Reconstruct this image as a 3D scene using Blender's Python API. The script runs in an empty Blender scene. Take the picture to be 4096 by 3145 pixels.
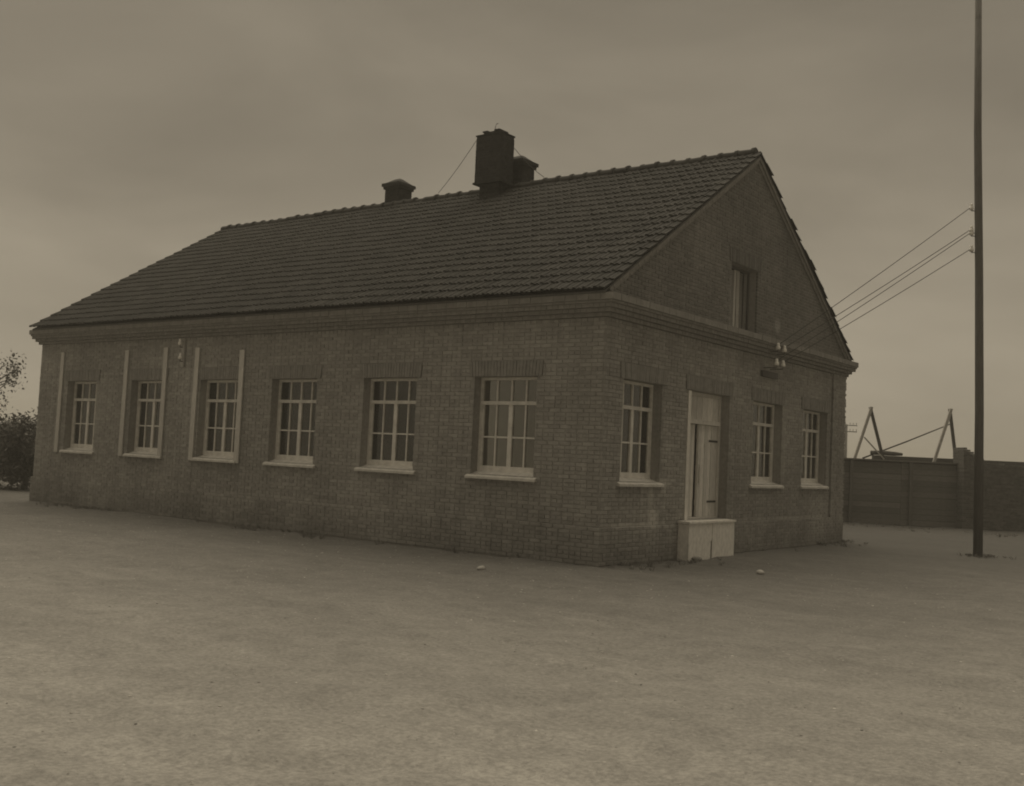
import bpy, bmesh, math, random
from mathutils import Matrix, Vector, noise
random.seed(7)
R = math.radians
C = bpy.context.scene.collection
SC = bpy.context.scene

# ------------------------------------------------------------------ camera, world, sun, exposure
cam_d = bpy.data.cameras.new('camera'); cam = bpy.data.objects.new('camera', cam_d); C.objects.link(cam)
rx = Vector((0.7993900, 0.5990155, 0.0464327)); uy = Vector((-0.0005786, -0.0765157, 0.9970682)); fz = Vector((-0.6008121, 0.7970733, 0.0608193))
CAM = Vector((10.27, -16.421, 1.886))
cam.matrix_world = Matrix(((rx.x, uy.x, -fz.x, CAM.x), (rx.y, uy.y, -fz.y, CAM.y), (rx.z, uy.z, -fz.z, CAM.z), (0, 0, 0, 1)))
cam_d.sensor_width = 36; cam_d.lens = 37.254; cam_d.clip_end = 3000; cam_d.clip_start = 0.1
SC.camera = cam

SUN_AZ = Vector((-0.74, 0.67)); SUN_EL = 66.0           # the direction the light comes from (xy) and its elevation
world = bpy.data.worlds.new('World'); SC.world = world; world.use_nodes = True
nt = world.node_tree; nt.nodes.clear()
def wn(t, **k):
    n = nt.nodes.new(t)
    for a, v in k.items(): setattr(n, a, v)
    return n
sky = wn('ShaderNodeTexSky', sky_type='NISHITA', sun_disc=False)
sky.sun_elevation = R(SUN_EL); sky.sun_rotation = math.atan2(SUN_AZ.x, SUN_AZ.y)
sky.air_density = 1.0; sky.dust_density = 1.0; sky.ozone_density = 1.0
bw = wn('ShaderNodeRGBToBW')
tc = wn('ShaderNodeTexCoord'); mp = wn('ShaderNodeMapping'); mp.inputs['Scale'].default_value = (1.0, 1.0, 3.2)
n1 = wn('ShaderNodeTexNoise'); n1.inputs['Scale'].default_value = 2.3; n1.inputs['Detail'].default_value = 5.0; n1.inputs['Roughness'].default_value = 0.52
n1.inputs['Distortion'].default_value = 0.35
rmp = wn('ShaderNodeMapRange'); rmp.inputs['From Min'].default_value = 0.3; rmp.inputs['From Max'].default_value = 0.7
rmp.inputs['To Min'].default_value = 0.80; rmp.inputs['To Max'].default_value = 1.16
mul = wn('ShaderNodeMath', operation='MULTIPLY')
comp = wn('ShaderNodeMath', operation='POWER'); comp.inputs[1].default_value = 0.55
tint = wn('ShaderNodeVectorMath', operation='SCALE'); tint.inputs[0].default_value = (1.0, 0.868, 0.655)
bg = wn('ShaderNodeBackground'); bg.inputs['Strength'].default_value = 0.067
wo = wn('ShaderNodeOutputWorld')
L_ = nt.links.new
L_(sky.outputs[0], bw.inputs[0]); L_(bw.outputs[0], comp.inputs[0]); L_(tc.outputs['Generated'], mp.inputs[0]); L_(mp.outputs[0], n1.inputs['Vector'])
L_(n1.outputs['Fac'], rmp.inputs['Value']); L_(comp.outputs[0], mul.inputs[0]); L_(rmp.outputs[0], mul.inputs[1])
sep = wn('ShaderNodeSeparateXYZ'); L_(tc.outputs['Generated'], sep.inputs[0])
hz = wn('ShaderNodeMapRange'); hz.inputs['From Min'].default_value = 0.0; hz.inputs['From Max'].default_value = 0.55   # thin overcast, paler low down
hz.inputs['To Min'].default_value = 1.25; hz.inputs['To Max'].default_value = 0.85
L_(sep.outputs['Z'], hz.inputs['Value']); mul2 = wn('ShaderNodeMath', operation='MULTIPLY'); L_(mul.outputs[0], mul2.inputs[0]); L_(hz.outputs[0], mul2.inputs[1])
L_(mul2.outputs[0], tint.inputs['Scale']); L_(tint.outputs[0], bg.inputs[0]); L_(bg.outputs[0], wo.inputs[0])

sun_d = bpy.data.lights.new('sun', 'SUN'); sun_d.energy = 1.5; sun_d.angle = R(96); sun_d.color = (1.0, 0.885, 0.68)
sun = bpy.data.objects.new('sun', sun_d); C.objects.link(sun)
sd = Vector((SUN_AZ.x * math.cos(R(SUN_EL)), SUN_AZ.y * math.cos(R(SUN_EL)), math.sin(R(SUN_EL))))
sun.rotation_euler = sd.to_track_quat('Z', 'Y').to_euler(); sun.location = (0, 0, 40)
vs = SC.view_settings; vs.view_transform = 'Standard'; vs.look = 'None'; vs.gamma = 1.0; vs.use_curve_mapping = False; vs.exposure = 0.72
SC.cycles.filter_width = 1.9
SC.cycles.max_bounces = 6; SC.cycles.transparent_max_bounces = 12

# ------------------------------------------------------------------ materials
TINT = (1.0, 0.96, 0.89)                                  # the muted brown of everything in the place
def col(v, t=TINT): return (v * t[0], v * t[1], v * t[2], 1)
def material(name, v, rough=0.85, noise_scale=6.0, amount=0.25, bump=0.15, bump_scale=40.0, rnd=0.0, stretch=(1, 1, 1), spec=0.25, stain=None, extra=None, coords='Object'):
    m = bpy.data.materials.new(name); m.use_nodes = True
    t = m.node_tree; N = t.nodes; K = t.links.new; b = N['Principled BSDF']
    b.inputs['Roughness'].default_value = rough; b.inputs['Specular IOR Level'].default_value = spec
    tcn = N.new('ShaderNodeTexCoord'); mpn = N.new('ShaderNodeMapping'); mpn.inputs['Scale'].default_value = stretch
    if coords == 'World':
        g = N.new('ShaderNodeNewGeometry'); K(g.outputs['Position'], mpn.inputs[0])
    else: K(tcn.outputs['Object'], mpn.inputs[0])
    ns = N.new('ShaderNodeTexNoise'); ns.inputs['Scale'].default_value = noise_scale; ns.inputs['Detail'].default_value = 6; ns.inputs['Roughness'].default_value = 0.62
    K(mpn.outputs[0], ns.inputs['Vector'])
    mr = N.new('ShaderNodeMapRange'); mr.inputs['From Min'].default_value = 0.25; mr.inputs['From Max'].default_value = 0.75
    mr.inputs['To Min'].default_value = v * (1 - amount); mr.inputs['To Max'].default_value = v * (1 + amount)
    K(ns.outputs['Fac'], mr.inputs['Value'])
    cur = mr.outputs[0]
    if rnd > 0:                                            # tone of each piece: attribute on joined pieces, object random on single ones
        at = N.new('ShaderNodeAttribute'); at.attribute_name = 'rnd'
        oi = N.new('ShaderNodeObjectInfo'); ad = N.new('ShaderNodeMath'); ad.operation = 'ADD'
        K(at.outputs['Fac'], ad.inputs[0]); K(oi.outputs['Random'], ad.inputs[1])
        fr = N.new('ShaderNodeMath'); fr.operation = 'FRACT'; K(ad.outputs[0], fr.inputs[0])
        m2 = N.new('ShaderNodeMapRange'); m2.inputs['To Min'].default_value = 1 - rnd; m2.inputs['To Max'].default_value = 1 + rnd
        K(fr.outputs[0], m2.inputs['Value'])
        mu = N.new('ShaderNodeMath'); mu.operation = 'MULTIPLY'; K(cur, mu.inputs[0]); K(m2.outputs[0], mu.inputs[1]); cur = mu.outputs[0]
    if extra: cur = extra(N, K, cur)
    sc = N.new('ShaderNodeVectorMath'); sc.operation = 'SCALE'; sc.inputs[0].default_value = TINT
    K(cur, sc.inputs['Scale']); K(sc.outputs[0], b.inputs['Base Color'])
    if bump > 0:
        nb = N.new('ShaderNodeTexNoise'); nb.inputs['Scale'].default_value = bump_scale; nb.inputs['Detail'].default_value = 5
        K(mpn.outputs[0], nb.inputs['Vector'])
        bp = N.new('ShaderNodeBump'); bp.inputs['Strength'].default_value = bump; bp.inputs['Distance'].default_value = 0.02
        K(nb.outputs['Fac'], bp.inputs['Height']); K(bp.outputs[0], b.inputs['Normal'])
    return m

def mathn(N, K, op, a, b=None, clamp=False):
    n = N.new('ShaderNodeMath'); n.operation = op; n.use_clamp = clamp
    for i, x in enumerate((a, b)):
        if x is None: continue
        if isinstance(x, (int, float)): n.inputs[i].default_value = x
        else: K(x, n.inputs[i])
    return n.outputs[0]
def lime_patches(N, K, cur):                               # lime spilt on the brickwork, and broad weathering of the wall
    g = N.new('ShaderNodeNewGeometry'); s = N.new('ShaderNodeSeparateXYZ'); K(g.outputs['Position'], s.inputs[0])
    nz = N.new('ShaderNodeTexNoise'); nz.inputs['Scale'].default_value = 5.0; nz.inputs['Detail'].default_value = 5; K(g.outputs['Position'], nz.inputs['Vector'])
    tot = None
    for (y, z, sy, sz, k) in ((1.96, 0.85, 0.30, 0.26, 1.0), (1.84, 1.28, 0.16, 0.30, 0.75), (7.73, 5.35, 0.20, 0.22, 0.8), (2.3, 1.52, .35, .10, .7), (1.0, .72, 1.3, .05, .7), (9.0, .72, 2.6, .04, .5)):
        a = mathn(N, K, 'DIVIDE', mathn(N, K, 'SUBTRACT', s.outputs['Y'], y), sy)
        b = mathn(N, K, 'DIVIDE', mathn(N, K, 'SUBTRACT', s.outputs['Z'], z), sz)
        d = mathn(N, K, 'ADD', mathn(N, K, 'MULTIPLY', a, a), mathn(N, K, 'MULTIPLY', b, b))
        f = mathn(N, K, 'SUBTRACT', 1.5, mathn(N, K, 'ADD', d, nz.outputs['Fac']), True)
        f = mathn(N, K, 'MULTIPLY', f, k)
        tot = f if tot is None else mathn(N, K, 'MAXIMUM', tot, f)
    east = mathn(N, K, 'GREATER_THAN', s.outputs['X'], -0.05)
    tot = mathn(N, K, 'MULTIPLY', tot, east)
    n2 = N.new('ShaderNodeTexNoise'); n2.inputs['Scale'].default_value = 0.45; n2.inputs['Detail'].default_value = 4; K(g.outputs['Position'], n2.inputs['Vector'])
    mr = N.new('ShaderNodeMapRange'); mr.inputs['From Min'].default_value = 0.3; mr.inputs['From Max'].default_value = 0.7
    mr.inputs['To Min'].default_value = 0.84; mr.inputs['To Max'].default_value = 1.16; K(n2.outputs['Fac'], mr.inputs['Value'])
    cur = mathn(N, K, 'MULTIPLY', cur, mr.outputs[0])
    mps = N.new('ShaderNodeMapping'); mps.inputs['Scale'].default_value = (5, 5, .28); K(g.outputs['Position'], mps.inputs[0])
    n5 = N.new('ShaderNodeTexNoise'); n5.inputs['Scale'].default_value = 1.3; n5.inputs['Detail'].default_value = 6; n5.inputs['Roughness'].default_value = .65; K(mps.outputs[0], n5.inputs['Vector'])
    m5 = N.new('ShaderNodeMapRange'); m5.inputs['From Min'].default_value = 0.32; m5.inputs['From Max'].default_value = 0.62; m5.inputs['To Min'].default_value = 0.87; m5.inputs['To Max'].default_value = 1.04; K(n5.outputs['Fac'], m5.inputs['Value'])
    cur = mathn(N, K, 'MULTIPLY', cur, m5.outputs[0])
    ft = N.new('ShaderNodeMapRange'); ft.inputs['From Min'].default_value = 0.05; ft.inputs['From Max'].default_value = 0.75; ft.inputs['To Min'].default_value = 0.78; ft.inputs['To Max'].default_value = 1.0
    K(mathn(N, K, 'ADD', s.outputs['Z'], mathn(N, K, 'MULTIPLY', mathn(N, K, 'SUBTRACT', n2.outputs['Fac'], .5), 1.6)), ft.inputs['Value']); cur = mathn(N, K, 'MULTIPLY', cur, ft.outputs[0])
    return mathn(N, K, 'ADD', cur, mathn(N, K, 'MULTIPLY', tot, 0.16))
def ground_zones(N, K, cur):                               # house shadow painted into the earth along its walls, pale trodden sand in the yard
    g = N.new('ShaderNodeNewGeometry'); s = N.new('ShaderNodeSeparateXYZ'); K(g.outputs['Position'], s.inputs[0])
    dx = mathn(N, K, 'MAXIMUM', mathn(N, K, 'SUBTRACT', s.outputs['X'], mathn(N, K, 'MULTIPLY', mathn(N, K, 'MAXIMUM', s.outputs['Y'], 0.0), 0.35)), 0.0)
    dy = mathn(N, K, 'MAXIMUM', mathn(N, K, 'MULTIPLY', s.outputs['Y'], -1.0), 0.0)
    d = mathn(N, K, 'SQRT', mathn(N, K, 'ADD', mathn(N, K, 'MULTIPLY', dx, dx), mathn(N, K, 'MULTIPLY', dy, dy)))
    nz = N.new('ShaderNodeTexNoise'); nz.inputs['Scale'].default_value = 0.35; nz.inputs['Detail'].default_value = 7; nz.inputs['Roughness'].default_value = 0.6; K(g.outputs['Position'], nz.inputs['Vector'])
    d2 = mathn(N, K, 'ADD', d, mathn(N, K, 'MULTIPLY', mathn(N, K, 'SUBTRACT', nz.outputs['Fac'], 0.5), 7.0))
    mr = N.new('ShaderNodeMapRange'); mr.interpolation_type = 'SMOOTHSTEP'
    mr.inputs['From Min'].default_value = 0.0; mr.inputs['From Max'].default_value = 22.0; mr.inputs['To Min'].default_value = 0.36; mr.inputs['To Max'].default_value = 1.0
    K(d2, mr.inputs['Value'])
    # drag marks and wheel tracks running along the house
    mp2 = N.new('ShaderNodeMapping'); mp2.inputs['Scale'].default_value = (0.25, 1.3, 1); mp2.inputs['Rotation'].default_value = (0, 0, R(-37)); K(g.outputs['Position'], mp2.inputs[0])
    n3 = N.new('ShaderNodeTexNoise'); n3.inputs['Scale'].default_value = 0.9; n3.inputs['Detail'].default_value = 8; n3.inputs['Roughness'].default_value = 0.65; K(mp2.outputs[0], n3.inputs['Vector'])
    m3 = N.new('ShaderNodeMapRange'); m3.inputs['From Min'].default_value = 0.3; m3.inputs['From Max'].default_value = 0.7; m3.inputs['To Min'].default_value = 0.88; m3.inputs['To Max'].default_value = 1.09; K(n3.outputs['Fac'], m3.inputs['Value'])
    n4 = N.new('ShaderNodeTexNoise'); n4.inputs['Scale'].default_value = 22; n4.inputs['Detail'].default_value = 9; n4.inputs['Roughness'].default_value = .75; K(g.outputs['Position'], n4.inputs['Vector'])
    m4 = N.new('ShaderNodeMapRange'); m4.inputs['From Min'].default_value = 0.38; m4.inputs['From Max'].default_value = 0.62; m4.inputs['To Min'].default_value = 0.78; m4.inputs['To Max'].default_value = 1.22; K(n4.outputs['Fac'], m4.inputs['Value'])
    bk_ = N.new('ShaderNodeMapRange'); bk_.interpolation_type = 'SMOOTHSTEP'                     # darker towards the back yard
    bk_.inputs['From Min'].default_value = 7.0; bk_.inputs['From Max'].default_value = 19.0; bk_.inputs['To Min'].default_value = 1.0; bk_.inputs['To Max'].default_value = 0.58
    K(mathn(N, K, 'ADD', s.outputs['Y'], mathn(N, K, 'MULTIPLY', nz.outputs['Fac'], 5.0)), bk_.inputs['Value']); cur = mathn(N, K, 'MULTIPLY', cur, bk_.outputs[0])
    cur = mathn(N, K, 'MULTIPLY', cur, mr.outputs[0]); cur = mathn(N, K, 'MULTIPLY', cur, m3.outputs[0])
    return mathn(N, K, 'MULTIPLY', cur, m4.outputs[0])

M = {}
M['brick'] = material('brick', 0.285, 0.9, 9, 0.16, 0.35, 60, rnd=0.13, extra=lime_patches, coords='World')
M['gable_tone'] = material('gable_tone_brick', 0.165, 0.9, 9, 0.16, 0.35, 60, rnd=0.13, extra=lime_patches, coords='World')  # same wall brick, darkened on the gable to paint in the haze veil's contrast
M['dark_brick'] = material('dark_brick', 0.225, 0.9, 9, 0.2, 0.3, 60, rnd=0.08, coords='World')
M['pier_brick'] = material('pier_brick', 0.13, 0.9, 7, 0.3, 0.3, 50, rnd=0.2, coords='World')
M['soot_brick'] = material('soot_brick', 0.03, 0.9, 7, 0.3, 0.3, 50, rnd=0.25, coords='World')
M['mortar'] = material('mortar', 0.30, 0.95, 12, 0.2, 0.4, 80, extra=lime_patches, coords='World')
M['soot_mortar'] = material('soot_mortar', 0.05, 0.95, 12, 0.2, 0.3, 80, coords='World')
M['tile'] = material('roof_tile', 0.042, 0.8, 1.4, 0.3, 0.25, 50, rnd=0.22, coords='World')
M['wood_dark'] = material('dark_wood', 0.09, 0.85, 5, 0.3, 0.3, 30, stretch=(6, 6, 1), rnd=0.15)
M['wood_grey'] = material('grey_wood', 0.165, 0.85, 5, 0.3, 0.3, 30, stretch=(1, 8, 8), rnd=0.2)
M['wood_pale'] = material('pale_wood', 0.66, 0.8, 5, 0.28, 0.3, 30, stretch=(7, 7, 1), rnd=0.2)
M['paint'] = material('weathered_white_paint', 0.64, 0.6, 8, 0.22, 0.2, 40)
M['sill'] = material('lime_washed_sill', 0.52, 0.85, 7, 0.25, 0.3, 40)
M['curtain'] = material('white_cotton', 0.88, 0.95, 4, 0.08, 0.1, 200)
M['wood_worn'] = material('worn_wood', 0.40, 0.85, 5, 0.3, 0.3, 30, stretch=(7, 7, 1), rnd=0.15)
M['batten'] = material('faded_batten', 0.50, 0.85, 5, 0.25, 0.3, 30, stretch=(7, 7, 1), rnd=0.1)
M['pole_wood'] = material('pole_wood', 0.12, 0.85, 5, 0.3, 0.3, 30, stretch=(6, 6, .6))
M['whitewash'] = material('whitewashed_boards', 0.74, 0.85, 4, 0.2, 0.3, 30, stretch=(3, 3, 2), rnd=0.06)
M['porcelain'] = material('porcelain', 0.75, 0.25, 4, 0.05, 0.0, 20, spec=0.5)
M['iron'] = material('rusty_iron', 0.06, 0.7, 20, 0.3, 0.2, 80)
M['plaster'] = material('room_plaster', 0.30, 0.9, 2, 0.2, 0.1, 30)
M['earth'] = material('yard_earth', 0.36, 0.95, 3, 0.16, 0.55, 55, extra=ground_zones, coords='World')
M['stone'] = material('field_stone', 0.38, 0.9, 8, 0.3, 0.4, 30, rnd=0.3)
M['gravel'] = material('gravel', 0.33, 0.9, 8, 0.3, 0.2, 30, rnd=0.5)
M['leaf'] = material('leaf', 0.11, 0.7, 1.5, 0.35, 0.0, 20, rnd=0.4)
M['bark'] = material('bark', 0.09, 0.9, 6, 0.4, 0.5, 20, stretch=(4, 4, 1))
M['straw'] = material('dry_grass', 0.20, 0.9, 3, 0.3, 0.0, 20, rnd=0.35)
def glass_mat():
    m = bpy.data.materials.new('window_glass'); m.use_nodes = True; t = m.node_tree; N = t.nodes; K = t.links.new; N.clear()
    o = N.new('ShaderNodeOutputMaterial'); mx = N.new('ShaderNodeMixShader'); tr = N.new('ShaderNodeBsdfTransparent'); tr.inputs[0].default_value = (.93, .92, .88, 1)
    gl = N.new('ShaderNodeBsdfGlossy'); gl.inputs['Roughness'].default_value = 0.04; gl.inputs[0].default_value = (.95, .95, .93, 1)
    fr = N.new('ShaderNodeFresnel'); fr.inputs[0].default_value = 1.55
    tcn = N.new('ShaderNodeTexCoord'); nb = N.new('ShaderNodeTexNoise'); nb.inputs['Scale'].default_value = 5; nb.inputs['Detail'].default_value = 2; K(tcn.outputs['Object'], nb.inputs['Vector'])
    bp = N.new('ShaderNodeBump'); bp.inputs['Strength'].default_value = 0.03; bp.inputs['Distance'].default_value = 0.03; K(nb.outputs['Fac'], bp.inputs['Height']); K(bp.outputs[0], gl.inputs['Normal'])
    df = N.new('ShaderNodeBsdfDiffuse'); df.inputs[0].default_value = col(0.3); m2 = N.new('ShaderNodeMixShader'); m2.inputs[0].default_value = 0.16
    K(tr.outputs[0], m2.inputs[1]); K(df.outputs[0], m2.inputs[2])               # a film of dust on the panes
    K(fr.outputs[0], mx.inputs[0]); K(m2.outputs[0], mx.inputs[1]); K(gl.outputs[0], mx.inputs[2]); K(mx.outputs[0], o.inputs[0]); return m
M['glass'] = glass_mat()

# ------------------------------------------------------------------ mesh helpers
class MB:
    def __init__(s): s.v = []; s.f = []; s.r = []
    def add(s, vs, fs, rnd=0.0):
        o = len(s.v); s.v += [tuple(v) for v in vs]
        for f in fs: s.f.append(tuple(i + o for i in f)); s.r.append(rnd)
    def box(s, a, b, rnd=0.0, mat=None):
        x0, y0, z0 = a; x1, y1, z1 = b
        v = [(x0, y0, z0), (x1, y0, z0), (x1, y1, z0), (x0, y1, z0), (x0, y0, z1), (x1, y0, z1), (x1, y1, z1), (x0, y1, z1)]
        if mat: v = [mat @ Vector(p) for p in v]
        s.add(v, [(0, 3, 2, 1), (4, 5, 6, 7), (0, 1, 5, 4), (1, 2, 6, 5), (2, 3, 7, 6), (3, 0, 4, 7)], rnd)
    def beam(s, p, q, w, h, rnd=0.0, up=Vector((0, 0, 1)), w2=None, h2=None):
        p = Vector(p); q = Vector(q); d = (q - p).normalized()
        a = d.cross(up)
        if a.length < 1e-4: a = d.cross(Vector((1, 0, 0)))
        a.normalize(); b = a.cross(d).normalized(); w2 = w2 or w; h2 = h2 or h
        v = []
        for c, ww, hh in ((p, w, h), (q, w2, h2)):
            v += [c - a * ww / 2 - b * hh / 2, c + a * ww / 2 - b * hh / 2, c + a * ww / 2 + b * hh / 2, c - a * ww / 2 + b * hh / 2]
        s.add(v, [(0, 1, 2, 3), (7, 6, 5, 4), (0, 4, 5, 1), (1, 5, 6, 2), (2, 6, 7, 3), (3, 7, 4, 0)], rnd)
    def tube(s, pts, radii, n=8, rnd=0.0, cap=True):
        pts = [Vector(p) for p in pts]; o = len(s.v); prev = None
        for i, p in enumerate(pts):
            d = (pts[min(i + 1, len(pts) - 1)] - pts[max(i - 1, 0)]).normalized()
            a = d.cross(Vector((0, 0, 1)) if abs(d.z) < 0.9 else Vector((1, 0, 0))).normalized(); b = d.cross(a).normalized()
            rr = radii[i] if isinstance(radii, (list, tuple)) else radii
            for k in range(n): t = 2 * math.pi * k / n; s.v.append(tuple(p + a * rr * math.cos(t) + b * rr * math.sin(t)))
        for i in range(len(pts) - 1):
            for k in range(n):
                k2 = (k + 1) % n; s.f.append((o + i * n + k, o + i * n + k2, o + (i + 1) * n + k2, o + (i + 1) * n + k)); s.r.append(rnd)
        if cap:
            s.f.append(tuple(o + k for k in range(n))[::-1]); s.r.append(rnd)
            s.f.append(tuple(o + (len(pts) - 1) * n + k for k in range(n))); s.r.append(rnd)
    def lathe(s, prof, center=(0, 0, 0), n=12, rnd=0.0):
        o = len(s.v); cx, cy, cz = center
        for r, z in prof:
            for k in range(n): t = 2 * math.pi * k / n; s.v.append((cx + r * math.cos(t), cy + r * math.sin(t), cz + z))
        for i in range(len(prof) - 1):
            for k in range(n):
                k2 = (k + 1) % n; s.f.append((o + i * n + k, o + i * n + k2, o + (i + 1) * n + k2, o + (i + 1) * n + k)); s.r.append(rnd)
    def prism(s, poly, fn, d0, d1, rnd=0.0):              # poly (a,b) -> fn(a,b,d): extruded from d0 to d1
        n = len(poly); v = [fn(a, b, d0) for a, b in poly] + [fn(a, b, d1) for a, b in poly]
        s.add(v, [tuple(range(n))[::-1], tuple(range(n, 2 * n))] + [(i, (i + 1) % n, n + (i + 1) % n, n + i) for i in range(n)], rnd)
    def mesh(s, name):
        me = bpy.data.meshes.new(name); me.from_pydata(s.v, [], s.f)
        at = me.attributes.new('rnd', 'FLOAT', 'FACE'); at.data.foreach_set('value', s.r)
        bm = bmesh.new(); bm.from_mesh(me); bmesh.ops.recalc_face_normals(bm, faces=bm.faces); bm.to_mesh(me); bm.free(); me.update(); return me
    def build(s, name, m, parent=None, loc=None, rot=None, smooth=False):
        return link(name, s.mesh(name), m, parent, loc, rot, smooth)
def link(name, me, m, parent=None, loc=None, rot=None, smooth=False, mat=None):
    if m and not me.materials: me.materials.append(m)
    o = bpy.data.objects.new(name, me); C.objects.link(o)
    if parent: o.parent = parent
    if mat is not None: o.matrix_local = mat
    else:
        if loc: o.location = loc
        if rot: o.rotation_euler = rot
    if smooth:
        for p in me.polygons: p.use_smooth = True
    return o
def empty(name, loc, label, cat, group=None, rz=0):
    o = bpy.data.objects.new(name, None); C.objects.link(o); o.location = loc; o.rotation_euler = (0, 0, rz); o.empty_display_size = 0.3
    return tag(o, label, cat, group)
def tag(o, label=None, cat=None, group=None, kind=None):
    if label: o['label'] = label
    if cat: o['category'] = cat
    if group: o['group'] = group
    if kind: o['kind'] = kind
    return o

# ------------------------------------------------------------------ ground
def grid_axis(lo, hi, c0, c1, step):
    a = []; x = c0
    while x <= c1: a.append(x); x += step
    g = step
    while a[-1] < hi: g *= 1.35; a.append(min(hi, a[-1] + g))
    g = step; b = []
    x = c0
    while x > lo: g *= 1.35; x = max(lo, x - g); b.append(x)
    return b[::-1] + a
def ground_h(x, y):
    w = max(0.0, 1 - max(0, abs(x + 5) - 30) / 20) * max(0.0, 1 - max(0, abs(y - 5) - 30) / 20)
    n = noise.fractal(Vector((x * 0.33, y * 0.33, 1.7)), 1.0, 2.0, 5) * 0.055 + noise.fractal(Vector((x * 1.9, y * 1.9, 4.1)), 1.0, 2.0, 4) * 0.018
    u = .8 * x + .6 * y; v = -.6 * x + .8 * y                # wheel ruts passing in front of the house
    for c0, amp in ((-13.2, .030), (-11.75, .026), (-8.9, .018), (-7.5, .018)):
        dv = v - c0 - 1.1 * math.sin(u * .11 + c0 * .1) - .12 * noise.noise(Vector((u * .5, c0, 0)))
        n += amp * (-math.exp(-(dv / .13) ** 2) + .55 * math.exp(-((abs(dv) - .27) / .12) ** 2)) * (.45 + .55 * noise.noise(Vector((u * .35, v * .2, c0))))
    n += .016 * noise.noise(Vector((x * 3.1, y * 3.1, 2.0))) + .007 * noise.noise(Vector((x * 6.7, y * 6.7, 8.0)))
    return n * w - 0.01
gx = grid_axis(-420, 420, -22, 15, 0.13); gy = grid_axis(-260, 460, -15.5, 6, 0.13)
me = bpy.data.meshes.new('ground'); nx, ny = len(gx), len(gy)
me.from_pydata([(x, y, ground_h(x, y)) for y in gy for x in gx], [], [(j * nx + i, j * nx + i + 1, (j + 1) * nx + i + 1, (j + 1) * nx + i) for j in range(ny - 1) for i in range(nx - 1)])
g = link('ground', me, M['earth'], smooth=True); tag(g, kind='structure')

# ------------------------------------------------------------------ the brick house
L, W, CO = 19.40, 12.47, 0.077
SL = 0.6385; EY, EZ = -0.334, 5.056                       # slope, front eave edge of the tiles
CS = math.cos(math.atan(SL)); SN = math.sin(math.atan(SL))
def ztile(y): return EZ + SL * (min(y, W - y) - EY)
house = empty('brick_building', (0, 0, 0), 'long dark brick building with a tiled gable roof, small paned windows and three chimneys', 'building')
ZS, ZH, ZD = 20 * CO, 45 * CO, 10 * CO                     # window sill, heads, door foot
LW = [(-3.05, -1.51), (-6.14, -4.60), (-9.15, -7.61), (-11.86, -10.36), (-14.80, -13.32), (-17.90, -16.42)]
GW = [(0.64, 2.16), (6.48, 8.19), (9.51, 11.22)]
DOOR = (3.26, 5.24)
AT = (5.10, 6.50, 65 * CO, 84 * CO)
ZC = 59 * CO                                               # foot of the corbelled cornice

def wall_boxes(mb, u0, u1, z0, z1, ops, fn):
    us = sorted({u0, u1, *[o[0] for o in ops], *[o[1] for o in ops]})
    for a, b in zip(us, us[1:]):
        z = z0
        for o in sorted([o for o in ops if o[0] <= a and o[1] >= b], key=lambda o: o[2]):
            if o[2] > z: fn(mb, a, b, z, o[2])
            z = o[3]
        if z < z1: fn(mb, a, b, z, z1)
wm = MB()
l_ops = [(a, b, ZS, ZH) for a, b in LW]
g_ops = [(a, b, ZS, ZH) for a, b in GW] + [(DOOR[0], DOOR[1], ZD, ZH)]
wall_boxes(wm, -L, 0, -0.3, 4.95, l_ops, lambda m, a, b, z0, z1: m.box((a, 0, z0), (b, .42, z1)))
wall_boxes(wm, .42, W - .42, -0.3, 4.95, g_ops, lambda m, a, b, z0, z1: m.box((-.42, a, z0), (0, b, z1)))
wm.box((-L, W - .42, -.3), (0, W - .06, 4.95)); wm.box((-L, .42, -.3), (-L + .42, W - .42, 4.95))
def zt(y): return ztile(y) - 0.16
def yz(x0, x1): return lambda a, b, d: (x0 if d == 0 else x1, a, b)
for X0, X1 in ((-.42, 0), (-L, -L + .42)):
    if X1 == 0:
        wm.prism([(0, 4.95), (AT[0], 4.95), (AT[0], zt(AT[0])), (0, zt(0))], yz(X0, X1), 0, 1)
        wm.prism([(AT[1], 4.95), (W, 4.95), (W, zt(W)), (AT[1], zt(AT[1]))], yz(X0, X1), 0, 1)
        wm.prism([(AT[0], 4.95), (AT[1], 4.95), (AT[1], AT[2]), (AT[0], AT[2])], yz(X0, X1), 0, 1)
        wm.prism([(AT[0], AT[3]), (AT[1], AT[3]), (AT[1], zt(AT[1])), (W / 2, zt(W / 2)), (AT[0], zt(AT[0]))], yz(X0, X1), 0, 1)
    else: wm.prism([(0, 4.95), (W, 4.95), (W, zt(W)), (W / 2, zt(W / 2)), (0, zt(0))], yz(X0, X1), 0, 1)
wall = wm.build('wall', M['mortar'], house)

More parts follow.
